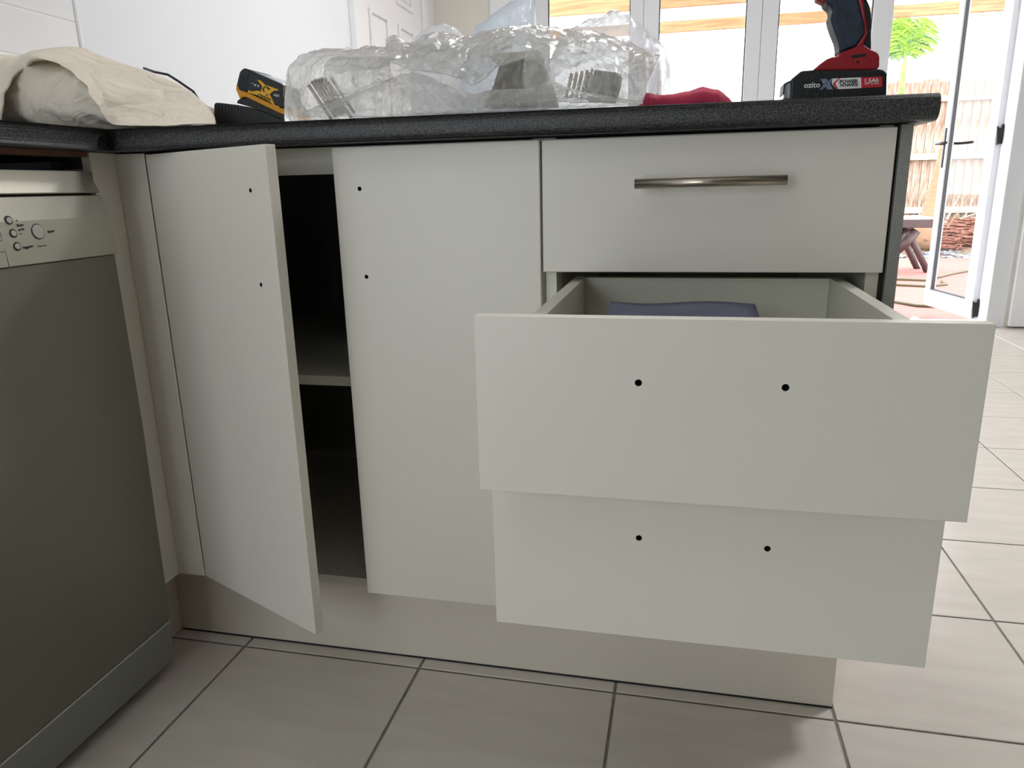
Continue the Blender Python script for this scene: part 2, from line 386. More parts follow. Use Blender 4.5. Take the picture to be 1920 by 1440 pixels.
# frame round the folding doors, threshold and casing
struct(boxes('trim_2', [(DX0, -.0535, YF-.012, YF+.13, 0, 2.14), (2.455, DX1+.045, YF-.012, YF+.13, 0, 2.14), (-.0535, 2.455, YF-.012, YF+.13, 2.07, 2.14)], M['frame'], bevel=.004))
struct(boxes('trim_3', [(-.31, DX0, YF-.02, YF, 0, 2.2)], M['trimw'], bevel=.004))
struct(box('trim_4', DX0, DX1, YF+.021, YF+.2, -.03, .004, M['frame'], bevel=.003))
# white panelled leaf standing right of the opening
d3 = struct(box('door_2', 2.56, 3.34, YF-.04, YF-.005, .01, 2.05, M['trimw'], bevel=.002))
boxes('panel_moulding', [(2.625, 2.645, YF-.048, YF-.04, .12, 1.95), (3.255, 3.275, YF-.048, YF-.04, .12, 1.95), (2.645, 3.255, YF-.048, YF-.04, .12, .14), (2.645, 3.255, YF-.048, YF-.04, 1.93, 1.95)], M['trimw'], d3, bevel=.003)

# folding glass door leaves
def leaf(label, x0, gx0, gx1, x1, T=None, handle=False):
    e = Vector(((x0+x1)/2, YF+.02, .03))
    if T: e = T @ e
    t = empty('folding_glass_door', e, label, 'glass door', 'folding glass door leaves')
    y0, y1 = YF, YF+.042
    for a, b in ((x0, gx0), (gx1, x1)): box('stile', a, b, y0, y1, .02, 2.06, M['frame'], t, T, bevel=.003)
    box('top_rail', gx0, gx1, y0, y1, 1.98, 2.06, M['frame'], t, T, bevel=.003)
    box('bottom_rail', gx0, gx1, y0, y1, .02, .12, M['frame'], t, T, bevel=.003)
    g = box('glass_pane', gx0, gx1, y0+.018, y0+.023, .12, 1.98, M['glass'], t, T)
    boxes('glazing_bead', [(gx0, gx0+.006, y0+.012, y0+.030, .12, 1.98), (gx1-.006, gx1, y0+.012, y0+.030, .12, 1.98), (gx0, gx1, y0+.012, y0+.030, .12, .128)], M['gasket'], t, T)
    return t
leaf('closed leaf left of the tall white bag, farthest from the open leaf', -.0535, .022, .485, .556)
leaf('closed leaf between the white bag and the red drill, above the red cloth', .558, .640, 1.104, 1.1805)
leaf('closed leaf behind the red and black drill', 1.1825, 1.265, 1.732, 1.828)
# open leaf, hinged at the right jamb and swung outwards
hx, hy = 2.445, 3.60
ang = math.atan2(4.14-3.60, 2.350-2.445)     # direction of the leaf from hinge to free edge
T = Matrix.Translation((hx, hy, 0)) @ Matrix.Rotation(ang, 4, 'Z') @ Matrix.Translation((0, -YF-.021, 0))
L4 = .548
lf = leaf('open leaf swung out over the deck with black lever handles', 0, .085, L4-.05, L4, T)
hz = .985
for s in (-1, 1):
    yo = YF+.021+s*.0215
    box('handle_plate', L4-.036, L4-.018, min(yo, yo+s*.006), max(yo, yo+s*.006), .86, 1.09, M['blackplastic'], lf, T, bevel=.002)
    tube('lever_handle', [T @ Vector((L4-.027, yo, 1.0)), T @ Vector((L4-.027, yo+s*.05, 1.0)), T @ Vector((L4-.15, yo+s*.055, 1.0))], .008, M['blackplastic'], lf)
for z in (1.02, .085):
    h = empty('hinge', (2.452, 3.59, z), parent=lf)
    pts = [at(x, y, 3.585) for x, y in [(1869, 236), (1874, 240), (1880, 238), (1888, 233), (1891, 236), (1889, 272), (1884, 266), (1877, 264), (1871, 271), (1868, 272)]]
    dz = z-1.02
    if z < .5: dx = -.0
    prism('hinge_plate', [(p.x, p.z+dz) for p in pts], 'y', 3.578, 3.586, M['blackplastic'], h)
    tube('hinge_pin', [(2.455, 3.59, z-.05), (2.455, 3.59, z+.05)], .009, M['blackplastic'], h)

# ================================================================== kitchen unit
XD, XRr, XM, ZT, ZB, Z1 = .6162, 1.0575, .3089, .8649, .1481, .6877
Y2, Y3, Z2B, Z3B = -.365, -.3165, .5115, .3302
Z3B0 = .3302
# worktop (L shaped, rolled front edge)
ct = empty('worktop', (.2, .3, .869), 'dark speckled charcoal L-shaped kitchen worktop', 'worktop')
Lp = [(-.64, -.72), (-.0351, -.72), (-.0351, -.03), (1.0932, -.03), (1.0932, .65), (-.64, .65)]
me = bpy.data.meshes.new('slab'); bm = bmesh.new()
lo = [bm.verts.new((x, y, .8692)) for x, y in Lp]; hi = [bm.verts.new((x, y, .9)) for x, y in Lp]
bm.faces.new(lo[::-1]); bm.faces.new(hi); n = 6
for i in range(n): bm.faces.new((lo[i], lo[(i+1) % n], hi[(i+1) % n], hi[i]))
bm.edges.ensure_lookup_table()
def fe(L, i): return bm.edges.get((L[i], L[i+1]))
bmesh.ops.bevel(bm, geom=[fe(lo, 1), fe(lo, 2), fe(hi, 1), fe(hi, 2)], offset=.0125, segments=5, profile=.5, affect='EDGES', clamp_overlap=True)
bm.to_mesh(me); bm.free()
slab = finish('slab', me, M['counter'], ct)
box('underside', 1.0775, 1.0925, -.016, .64, .8685, .8692, M['under'], ct)
box('underside', -.0345, 1.0770, -.012, -.0005, .8688, .8692, M['dark'], ct)  # dark strip painting the shadow line under the worktop front
box('raw_edge', -.078, -.05, -.71, -.06, .861, .8685, M['chip'], ct)

# corner and door cabinet
cb = empty('corner_cabinet', (.3, .3, 0), 'white corner cabinet with open left door and shelf', 'cabinet')
Yc = .0175
box('side_panel', .6, .6160, Yc, .57, ZB, .868, M['carcass'], cb)
box('bottom_panel', -.62, .5995, Yc, .57, ZB+.0005, ZB+.016, M['carcass'], cb)
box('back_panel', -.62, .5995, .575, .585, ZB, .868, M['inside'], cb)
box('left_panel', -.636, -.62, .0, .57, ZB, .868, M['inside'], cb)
box('top_rail', -.0005, .5995, Yc, Yc+.016, .829, .8670, M['carcass'], cb)
box('shelf', -.60, .5990, Yc+.004, .53, .5035, .5188, M['carcass'], cb)
box('corner_filler', -.0530, -.0045, .0, .016, ZB, .8672, M['white'], cb, bevel=.0008)
box('filler_return', -.0690, -.0535, -.052, .015, ZB, .8685, M['white'], cb, bevel=.0008)
box('filler_strip', -.0044, -.0022, .0003, .018, ZB, .8665, M['edge'], cb)
th = -.4315; w = .3069
T = Matrix.Rotation(th, 4, 'Z')
T0 = T @ Matrix.Translation((0.0004, 0, 0))
dl = box('door', 0, w, 0, .016, ZB, ZT, M['white'], cb, T0, bevel=.0012)
dl['label'] = 'left door standing open'
hol = []
for (px, py) in ((469, 357), (489, 534)):
    d = FWD+RT*(px-960)/FPX-UP*(py-720)/FPX
    nn = T.to_3x3() @ Vector((0, 1, 0)); s = (-CAM.dot(nn))/d.dot(nn); p = CAM+d*s
    hol.append((p-nn*.01, p+nn*.014, .0026))
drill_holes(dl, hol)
dr = box('door', XM, XD-.003, 0, .016, ZB, ZT, M['white'], cb, bevel=.0012)
dr['label'] = 'closed right door without handle'
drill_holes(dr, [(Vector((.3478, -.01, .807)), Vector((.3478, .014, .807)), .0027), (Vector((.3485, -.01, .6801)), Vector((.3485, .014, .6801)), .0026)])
for z in (.75, .25):
    tube('door_hinge', [(.03, .03, z), (.03, .06, z)], .016, M['steel'], cb, n=16)
# plinth
kb = empty('plinth', (.5, .05, 0), 'white kickboard running along the tiled floor under the cabinets', 'kickboard')
box('kick_face', -.1021, 1.0621, .045, .061, .001, ZB-.0008, M['kick'], kb, bevel=.0008)
box('kick_return', -.1181, -.1025, -.058, .06, .001, ZB-.0008, M['kick'], kb, bevel=.0008)
box('kick_end', 1.0462, 1.0621, .0615, .57, .001, ZB-.0008, M['kick'], kb)
box('sealant_gap', -.101, 1.0615, .0436, .045, .0004, .0030, M['dark'], kb)

# drawer cabinet
dc = empty('drawer_cabinet', (.84, .3, 0), 'white drawer cabinet with two lower drawers pulled out, at the worktop end', 'cabinet')
box('side_panel', .6168, .6325, Yc, .57, ZB, .868, M['carcass'], dc)
box('side_panel', 1.0412, 1.0570, Yc, .57, ZB, .868, M['carcass'], dc)
box('bottom_panel', .6330, 1.0407, Yc, .57, ZB, ZB+.016, M['carcass'], dc)
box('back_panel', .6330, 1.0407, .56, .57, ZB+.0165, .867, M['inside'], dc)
box('rail', .6330, 1.0407, Yc, .09, .84, .8665, M['carcass'], dc)
box('end_panel', 1.0625, 1.0762, .004, .60, ZB, .8680, M['endpanel'], dc, bevel=.0008)
box('gap_shade_strip', 1.0572, 1.0624, .012, .59, ZB, .8675, M['dark'], dc)  # dark strip painting the shade in the gap beside the end panel
def drawer(yf, z0, z1, bz0, bz1, blen, holes, label):
    d = box('drawer', XD, XRr, yf, yf+.016, z0, z1, M['white'], dc, bevel=.0014); d['label'] = label
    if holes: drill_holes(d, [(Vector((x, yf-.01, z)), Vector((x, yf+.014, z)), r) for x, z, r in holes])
    y0, y1 = yf+.0163, yf+blen
    box('drawer_side', .6545, .6695, y0, y1, bz0, bz1, M['carcass'], d)
    box('drawer_side', 1.0045, 1.0195, y0, y1, bz0, bz1, M['carcass'], d)
    box('drawer_back', .6700, 1.0040, y1-.015, y1, bz0, bz1-.0005, M['carcass'], d)
    box('drawer_bottom', .6700, 1.0040, y0, y1-.0155, bz0+.01, bz0+.018, M['carcass'], d)
    box('runner', .636, .6542, y0+.02, y1, bz0, bz0+.03, M['steel'], d); box('runner', 1.0198, 1.0380, y0+.02, y1, bz0, bz0+.03, M['steel'], d)
    return d
dA = drawer(0.0, Z1, ZT, .70, .83, .46, None, 'closed top drawer front with steel bar handle')
H0, H1 = Vector((.7433, -.030, .8047)), Vector((.9299, -.030, .8055))
parts = [tubedata([H0, H1], .0062, 20)]
for t in (.155, .845):
    p = H0.lerp(H1, t); parts.append(tubedata([p+Vector((0, .003, 0)), Vector((p.x, .0008, p.z))], .0045, 14))
hd = multi('handle', parts, M['steel'], dA)
for p in hd.data.polygons: p.use_smooth = len(p.vertices) == 4
hd['label'] = 'brushed steel bar handle'
dB = drawer(Y2, Z2B, Z1, .525, .6745, .43, [(.7711, .6279, .0031), (.8991, .6282, .0031)], 'middle drawer pulled out furthest')
dC = drawer(Y3, Z3B, Z2B-.003, .345, .495, .43, [(.7727, .4477, .003), (.9003, .4472, .003)], 'lower drawer pulled partly out')

# papers in the middle drawer
b1 = empty('booklet', (.81, -.15, .545), 'thick pale booklet lying under the others in the open drawer', 'booklet', 'booklets in the open drawer')
box('page_block', .735, .89, -.27, -.07, .545, .622, M['whiteprint'], b1, bevel=.001)
box('cover', .733, .892, -.272, -.068, .622, .6235, M['paper'], b1)
def sheet(name, label, x0, x1, y0, y1, z0, z1, curl, group):
    V, Fc = [], []
    n1, n2 = 12, 8
    for i in range(n1+1):
        for j in range(n2+1):
            u, v = i/n1, j/n2
            V.append(Vector((x0+(x1-x0)*u, y0+(y1-y0)*v, z0+(z1-z0)*v+curl*math.sin(v*pi)*.3+.002*math.sin(u*7+v*3))))
    N = len(V); V += [p+Vector((0, 0, .0018)) for p in V]
    g = lambda i, j: i*(n2+1)+j
    for i in range(n1):
        for j in range(n2):
            Fc.append((g(i, j), g(i, j+1), g(i+1, j+1), g(i+1, j))); Fc.append((N+g(i, j), N+g(i+1, j), N+g(i+1, j+1), N+g(i, j+1)))
    for i in range(n1):
        Fc.append((g(i, 0), g(i+1, 0), N+g(i+1, 0), N+g(i, 0))); Fc.append((g(i, n2), N+g(i, n2), N+g(i+1, n2), g(i+1, n2)))
    for j in range(n2):
        Fc.append((g(0, j), N+g(0, j), N+g(0, j+1), g(0, j+1))); Fc.append((g(n1, j), g(n1, j+1), N+g(n1, j+1), N+g(n1, j)))
    o = mesh(name, V, Fc, M['paper'], smooth=True); return tag(o, label, 'booklet' if 'book' in name else 'paper', group)
sheet('booklet', 'thin booklet with creased cover just under the tilted top sheet', .715, .898, -.24, -.05, .6255, .6375, .004, 'booklets in the open drawer')
sheet('paper_sheet', 'bluish paper sheet tilting up at the back of the open drawer', .716, .900, -.15, -.045, .6360, .6520, -.001, 'booklets in the open drawer')

# dishwasher
dw = empty('dishwasher', (-.3, -.36, 0), 'silver dishwasher with curved control panel under the worktop corner', 'dishwasher')
yN, yS = -.062, -.660
box('tub', -.62, -.075, yS+.01, yN-.008, .02, .80, M['bluegrey'], dw)
box('side_bracket', -.20, -.092, -.085, -.064, .801, .855, M['bluegrey'], dw)
prism('top_strip', [(-.0515, .8412), (-.0367, .8108), (-.043, .8092), (-.11, .8092), (-.11, .8412)], 'y', yS, yN, M['dwpanel'], dw, bevel=.0008)
pr = [(-.110, .8065), (-.0405, .8072), (-.0362, .8060), (-.0275, .7764), (-.0253, .749), (-.0247, .7214), (-.030, .7195), (-.110, .7195)]
prism('control_panel', pr, 'y', yS, yN, M['dwpanel'], dw)
box('handle_recess', -.10, -.048, yS+.003, yN-.006, .8068, .8090, M['dark'], dw)
prism('door_panel', [(-.0200-.009, .7190), (-.0274, .4465), (-.0318, .2195), (-.0340, .0975), (-.075, .0975), (-.075, .7190)], 'y', yS, yN, M['dwdoor'], dw)
box('kick_plate', -.054, -.0360, yS, yN-.001, .0215, .0915, M['dwkick'], dw, bevel=.001)
box('kick_seal', -.058, -.0345, yS, yN-.002, .0917, .0935, M['edge'], dw)
for y in (-.10, -.62): tube('foot', [(-.12, y, .0), (-.12, y, .03)], .018, M['blackplastic'], dw, n=14)
def onpanel(px, py):
    X = -.026
    for _ in range(6):
        p = atx(px, py, X); z = p.z
        P = sorted([(q[1], q[0]) for q in pr[2:6]]); X = interp(P, z)
    return Vector((X, p.y, p.z))
def disc(name, p, r, h, mt, parent, n=28, nrm=Vector((1, 0, .12))):
    nrm = nrm.normalized(); return tube(name, [p-nrm*.001, p+nrm*h], r, mt, parent, n=n)
for (px, py) in ((16, 413), (24.5, 437.5), (32, 462)):
    p = onpanel(px, py)
    b = disc('button_ring', p, .0056, .0006, M['blackprint'], dw); b['label'] = 'black ring round a small button'
    disc('button', p, .0038, .0016, M['button'], b)
p = onpanel(71, 434)
b = disc('button_ring', p, .0103, .0005, M['blackprint'], dw); b['label'] = 'thin ring round the large start button'
disc('button', p, .0091, .0013, M['button'], b)
NP = (1, 0, .08)
def ptxt(s, a, b_, h):
    text('lettering', s, onpanel(*a), onpanel(*b_), NP, h, M['blackprint'], dw, off=.0006)
ptxt('+', (29.5, 416), (33, 416), .0032); ptxt('Start', (32, 425), (44, 423.5), .0032); ptxt('in hr.', (35.5, 433), (46.5, 431), .0032)
ptxt('-', (37, 441), (42, 440), .005); ptxt('Hygiene', (44, 467), (62, 463), .0032); ptxt('Reset 3 sec', (71, 463), (87, 461), .0016); ptxt('Start', (90.5, 437.5), (102, 434.5), .0036)
# seams and display frame at the left of the panel
def seam(a, b_, r=.0003): tube('panel_seam', [onpanel(*a)+Vector((.0002, 0, 0)), onpanel(*b_)+Vector((.0002, 0, 0))], r, M['dark'], dw, n=6)
seam((0, 436), (17, 499)); seam((-20, 451), (3.5, 451)); seam((-20, 475), (9.5, 472)); 

# ================================================================== things on the worktop
ZW = .9
# --- drop cloth
def cdisp(p, t, a):
    s = ridge(Vector((p.x*1.0+p.z*.9, p.y*.8, p.z*.8-p.x*.35)), 7, 3)-.55
    f = noise.noise(Vector((p.x*22+p.z*14, p.y*9, p.z*20-p.x*6)))*.004
    return s*.024+f
cl = empty('drop_cloth', (-.3, .25, ZW), 'crumpled cream cotton drop cloth heaped on the worktop corner', 'cloth')
def P3(px, py, Y): q = at(px, py, Y); return (q.x, q.z)
lump('heap_body', [P3(10, 235, .22), P3(20, 180, .22), P3(45, 128, .22), P3(80, 114, .22), P3(145, 112, .22), P3(200, 134, .22), P3(260, 150, .22), P3(330, 172, .22), P3(385, 203, .22), P3(402, 232, .22)], .06, .30, ZW, M['cloth'], cl, nx=170, na=90, disp=cdisp)
lump('back_fold', [P3(-90, 140, .38), P3(-40, 118, .38), P3(0, 112, .38), P3(45, 110, .38), P3(70, 112, .38), P3(90, 140, .38)], .26, .2, ZW, M['cloth'], cl, nx=80, na=50, disp=cdisp)
lump('left_fold', [P3(-110, 190, .13), P3(-60, 130, .13), P3(-10, 122, .13), P3(20, 126, .13), P3(38, 150, .13), P3(44, 190, .13)], .09, .2, ZW, M['cloth'], cl, nx=80, na=60, disp=cdisp)
# overlapping flap swept diagonally down over the heap
def strip(name, top, bot, mt, parent, thick=.004, nu=90, nv=26, bulge=.02, dsp=.006, sc=9):
    """thick cloth strip between two 3D polylines"""
    def pl(P, t):
        f = t*(len(P)-1); i = min(int(f), len(P)-2); u = f-i
        p0, p1, p2, p3 = P[max(i-1, 0)], P[i], P[i+1], P[min(i+2, len(P)-1)]
        return .5*((2*p1)+(p2-p0)*u+(2*p0-5*p1+4*p2-p3)*u*u+(3*p1-p0-3*p2+p3)*u**3)
    V, Fc = [], []
    for i in range(nu+1):
        a, b_ = pl(top, i/nu), pl(bot, i/nu)
        for j in range(nv+1):
            v = j/nv; p = a.lerp(b_, v); p.y -= bulge*math.sin(pi*v)**.6
            p.y -= dsp*(ridge(Vector((p.x+p.z*.8, .3, p.z-p.x*.5)), sc, 3)-.5)*2
            V.append(p)
    N = len(V); V += [p+Vector((0, thick, -.001)) for p in V]; g = lambda i, j: i*(nv+1)+j
    for i in range(nu):
        for j in range(nv):
            Fc.append((g(i, j), g(i, j+1), g(i+1, j+1), g(i+1, j))); Fc.append((N+g(i, j), N+g(i+1, j), N+g(i+1, j+1), N+g(i, j+1)))
    for i in range(nu):
        Fc.append((g(i, 0), g(i+1, 0), N+g(i+1, 0), N+g(i, 0))); Fc.append((g(i, nv), N+g(i, nv), N+g(i+1, nv), g(i+1, nv)))
    for j in range(nv):
        Fc.append((g(0, j), N+g(0, j), N+g(0, j+1), g(0, j+1))); Fc.append((g(nu, j), g(nu, j+1), N+g(nu, j+1), N+g(nu, j)))
    return mesh(name, V, Fc, mt, parent, smooth=True)
def V3(L): return [at(x, y, Y) for x, y, Y in L]
strip('side_fold', V3([(-120, 150, .12), (-60, 128, .12), (-20, 122, .11), (15, 120, .10), (44, 128, .09)]), V3([(-120, 226, .0), (-80, 228, .0), (-40, 230, .0), (-12, 232, .0), (5, 224, .02)]), M['cloth'], cl, bulge=.014, dsp=.008, sc=10, nu=90, nv=60)
strip('draped_flap', V3([(44, 118, .17), (52, 102, .19), (80, 94, .20), (145, 88, .22), (190, 104, .22), (240, 122, .22), (300, 142, .22), (350, 168, .20), (395, 205, .17), (400, 232, .12)]),
      V3([(47, 130, .10), (62, 116, .09), (85, 112, .08), (112, 124, .07), (140, 142, .055), (165, 168, .05), (182, 200, .045), (197, 228, .04), (240, 236, .035), (330, 236, .04)]), M['cloth'], cl, bulge=.016, dsp=.009, sc=12, nu=140, nv=70)
cb2 = tube('cable', [at(270, 128, .27), at(290, 135, .25), at(315, 140, .24), at(334, 152, .24), at(350, 163, .24), at(362, 171, .24), at(375, 190, .26)], .0022, M['blackplastic'])
tag(cb2, 'thin black cable lying over the right side of the drop cloth', 'cable')
cb2.data.transform(Matrix.Identity(4))

# --- yellow and black battery on its charger
CR = (400, 110, 9.6)
ch = empty('battery_charger', (.0, .27, ZW), 'black ribbed battery charger beside the drop cloth', 'charger')
Yc1 = .228
pxprism('charger_body', [(8, 1170), (8, 830), (30, 790), (130, 795), (420, 830), (700, 900), (900, 960), (1080, 1030), (1200, 1080), (1300, 1110), (1300, 1260), (8, 1260)], Yc1, .095, M['blackplastic'], ch, CR, bevel=.002)
ys = Yc1-.0012
for k in range(13):
    x = 60+k*58; y = 812+max(0, (k-2))*13.5
    pxprism('vent_rib', [(x, y+2), (x+26, y+4), (x+30, y+85), (x+6, y+82)], ys, .0016, M['bluegrey'], ch, CR)
for q in ch.children: pass
pxprism('charging_deck', [(560, 868), (780, 895), (1100, 1015), (1060, 1030), (880, 960)], Yc1+.012, .06, M['yellowprint'], ch, CR)
bt = empty('battery_pack', (.06, .26, .94), 'yellow and black 18 volt battery pack resting upside down on the charger', 'battery')
Yb = .233
pxprism('battery_case', [(415, 460), (470, 240), (520, 185), (560, 170), (640, 195), (1245, 465), (1250, 640), (1290, 770), (1390, 915), (1180, 875), (620, 610), (470, 560)], Yb, .068, M['blackplastic'], bt, CR, bevel=.002)
pxprism('yellow_base', [(405, 560), (415, 455), (440, 500), (475, 565), (620, 612), (1190, 885), (1390, 920), (1370, 1000), (1300, 1025), (1180, 975), (600, 695), (540, 690), (475, 722)], Yb-.001, .070, M['yellow'], bt, CR, bevel=.001)
pxprism('terminal_block', [(425, 800), (440, 750), (540, 695), (600, 700), (1180, 980), (1300, 1030), (1470, 1040), (1460, 1100), (1200, 1085), (1000, 1010), (700, 880)], Yb+.004, .058, M['blackplastic'], bt, CR)
pxprism('release_latch', [(1370, 985), (1470, 1010), (1510, 1085), (1500, 1110), (1460, 1105), (1450, 1050), (1365, 1025)], Yb+.004, .05, M['yellow'], bt, CR)
pxprism('metal_contact', [(1310, 1050), (1460, 1075), (1455, 1105), (1300, 1085)], Yb+.002, .04, M['chromeclip'], bt, CR)
pxprism('top_label', [(700, 225), (920, 290), (1245, 440), (1250, 470), (910, 325)], Yb+.002, .06, M['chromeclip'], bt, CR)
yp = Yb-.0008
# stylised X R mark, printed
Xm = [[(790, 380), (850, 395), (930, 470), (965, 480), (1170, 555), (1165, 575), (1090, 575), (1010, 640), (1045, 700), (1100, 830), (1190, 865), (1185, 890), (1120, 870), (1020, 780), (800, 660), (620, 610), (625, 565), (690, 590), (800, 575), (850, 600), (850, 570), (880, 540), (870, 480)]]
for q in Xm: pxprism('printed_mark', q, yp, .0012, M['yellowprint'], bt, CR)
for q in ([(930, 480), (1025, 540), (1000, 565), (960, 530)], [(890, 530), (925, 490), (935, 500), (905, 560), (930, 590), (910, 600), (880, 570)], [(960, 630), (990, 660), (940, 665)]):
    pxprism('printed_mark', q, yp-.0004, .0012, M['blackprint'], bt, CR)
def ctx(s, a, b_, h, mt, par, Y, crop, bold=0):
    ox, oy, sc = crop; text('lettering', s, at(ox+a[0]/sc, oy+a[1]/sc, Y), at(ox+b_[0]/sc, oy+b_[1]/sc, Y), (0, -1, 0), h, mt, par, bold=bold)
pxprism('name_plate', [(800, 612), (1045, 735), (1020, 775), (790, 665)], yp-.0002, .0012, M['yellowprint'], bt, CR)
ctx('DEWALT', (1036, 722), (800, 618), .0042, M['blackprint'], bt, yp-.0004, CR, .02)
ctx('18V', (1190, 650), (1088, 625), .0044, M['whiteprint'], bt, yp, CR, .01)
ctx('5.0', (832, 478), (735, 450), .0036, M['whiteprint'], bt, yp, CR, .01)
ctx('Ah', (725, 442), (690, 432), .0018, M['whiteprint'], bt, yp, CR)
for k in range(5):
    pxprism('grip_rib', [(480+k*32, 300-k*2), (492+k*32, 300-k*2), (460+k*34, 560+k*8), (448+k*34, 556+k*8)], yp, .0012, M['bluegrey'], bt, CR)

# --- cordless drill
DR = (1440, 0, 7.2); Yd = .020
dd = empty('cordless_drill', (.985, .05, ZW), 'red and black cordless drill standing on its battery near the worktop end', 'power tool')
g = pxprism('grip', [(800, -160), (1250, -160), (1240, 0), (1280, 160), (1318, 310), (1335, 450), (1190, 620), (960, 722), (970, 640), (950, 540), (900, 420), (862, 310), (848, 240), (872, 160), (876, 110), (838, 72), (780, 40)], Yd+.004, .038, M['navy'], dd, DR, bevel=.007, seg=4)
pxprism('grip_back', [(1305, -160), (1335, 0), (1372, 80), (1392, 200), (1392, 400), (1378, 420), (1392, 440), (1392, 660), (1380, 672), (1290, 600), (1350, 450), (1330, 300), (1290, 150), (1258, 0), (1250, -160)], Yd+.007, .032, M['blackplastic'], dd, DR, bevel=.003)
pxprism('red_spine', [(1215, -160), (1312, -160), (1295, 0), (1312, 160), (1345, 310), (1352, 450), (1290, 610), (1180, 640), (1312, 455), (1300, 310), (1262, 160), (1225, 0)], Yd+.003, .040, M['red'], dd, DR, bevel=.002)
pxprism('red_foot', [(955, 722), (1180, 635), (1290, 600), (1385, 665), (1460, 695), (1490, 720), (1508, 770), (1505, 900), (1470, 935), (600, 950), (700, 865), (790, 800), (870, 768), (950, 762)], Yd+.0, .046, M['red'], dd, DR, bevel=.004, seg=3)
pxprism('foot_slot', [(1130, 745), (1320, 722), (1325, 762), (1130, 785)], Yd-.0006, .0012, M['blackprint'], dd, DR)
c = at(1440+1215/7.2, 838/7.2, Yd-.0006); tube('screw_recess', [c, c+Vector((0, .002, 0))], .0016, M['blackprint'], dd, n=14)
boxd = [(1085, 740), (1105, 738), (1085, 930), (1068, 930)]
pxprism('foot_rib', boxd, Yd-.0008, .0016, M['red'], dd, DR)
pxprism('foot_rib', [(1340, 740), (1356, 738), (1352, 920), (1336, 922)], Yd-.0008, .0016, M['red'], dd, DR)
# battery of the drill
bp_ = pxprism('battery', [(300, 1330), (310, 1090), (330, 1055), (450, 955), (600, 944), (1340, 955), (1480, 928), (1560, 940), (1612, 985), (1605, 1320), (1590, 1345), (300, 1375)], Yd-.008, .062, M['blackplastic'], dd, DR, bevel=.003, seg=3)
pxprism('battery_clip', [(205, 1340), (210, 1150), (300, 1085), (322, 1090), (322, 1330)], Yd+.006, .034, M['chromeclip'], dd, DR, bevel=.001)
pxprism('clip_tab', [(200, 1270), (215, 1130), (300, 1085), (300, 1105), (228, 1148), (214, 1272)], Yd+.004, .038, M['blackplastic'], dd, DR)
yb = Yd-.0090
pxprism('sticker', [(870, 1060), (1256, 1045), (1262, 1188), (925, 1205), (860, 1130)], yb+.0002, .001, M['whiteprint'], bp_, DR)
pxprism('sticker', [(1258, 1045), (1540, 1034), (1546, 1172), (1263, 1187)], yb+.0002, .001, M['redprint'], bp_, DR)
pxprism('sticker', [(955, 1056), (975, 1056), (905, 1128), (950, 1204), (925, 1206), (872, 1130)], yb-.0001, .001, M['redprint'], bp_, DR)
pxprism('printed_mark', [(700, 1065), (790, 1062), (812, 1100), (850, 1062), (870, 1062), (835, 1130), (880, 1205), (800, 1208), (778, 1170), (740, 1210), (690, 1212), (752, 1135)], yb+.0002, .001, mat('worn_print', srgb(120, 140, 160), .5, vary=.5, vscale=200), bp_, DR)
ctx('ozito', (482, 1188), (700, 1178), .0064, M['whiteprint'], bp_, yb, DR, .015)
ctx('POWER', (965, 1128), (1212, 1118), .0042, M['blackprint'], bp_, yb-.0002, DR, .02)
ctx('XCHANGE', (965, 1168), (1212, 1158), .0032, M['blackprint'], bp_, yb-.0002, DR, .015)
ctx('1.5Ah', (1305, 1118), (1490, 1108), .0046, M['whiteprint'], bp_, yb-.0002, DR, .015)
ctx('18V Li-ion', (1305, 1145), (1490, 1136), .0020, M['whiteprint'], bp_, yb-.0002, DR)
# body of the drill above the frame
bz = 1.062
tube('motor_housing', [(1.035, .043, bz), (1.03, .043, bz), (.96, .043, bz), (.90, .043, bz)], [.022, .028, .029, .026], M['red'], dd, n=24)
tube('chuck', [(.90, .043, bz), (.885, .043, bz), (.86, .043, bz), (.845, .043, bz)], [.022, .022, .019, .010], M['blackplastic'], dd, n=20)
pxprism('trigger', [(655, -90), (790, -120), (800, 40), (755, 45), (700, 22), (650, 0)], Yd+.014, .018, M['red'], dd, DR, bevel=.002)

# --- red cloth
rc = lump('red_cloth', [P3(1196, 196, .12), P3(1212, 172, .12), P3(1232, 176, .12), P3(1260, 177, .12), P3(1290, 171, .12), P3(1318, 163, .12), P3(1345, 168, .12), P3(1366, 180, .12), P3(1380, 194, .12)], .09, .11, ZW, M['redcloth'], None, nx=110, na=50, disp=lambda p, t, a: (ridge(p, 12, 3)-.6)*.007)
tag(rc, 'crumpled red cloth between the plastic bags and the drill', 'cloth')

# --- things inside the clear bags
def rod(p, q, name, label, grp):
    p, q = Vector(p), Vector(q); V, Fc = tubedata([p, q], .0026, 12)
    u = (q-p).normalized(); side = u.cross(Vector((0, 1, 0))).normalized()
    n = Vector((0, 1, 0))
    parts = [(V, Fc)]
    parts.append(tubedata([p-u*.001, p+u*.0015], .0031, 12))
    o = multi(name, parts, M['steel'], None)
    for f in o.data.polygons: f.use_smooth = len(f.vertices) == 4
    return tag(o, label, 'rod', grp)
g1 = 'thin steel rods in the left end of the clear bag'
for k in range(8):
    x = 579+k*6.0; yt = [160, 153, 150, 149, 147, 148, 154, 146][k]
    a = at(x, yt, .095+.003*(k % 3)); 
    b_ = a+Vector((.030, .01, -.052))
    if b_.z < ZW+.008: b_.z = ZW+.008
    rod(a, b_, 'steel_rod', 'thin steel rod in the fanned bundle at the left end of the clear bag', g1)
g2 = 'thin steel rods beside the black box in the clear bag'
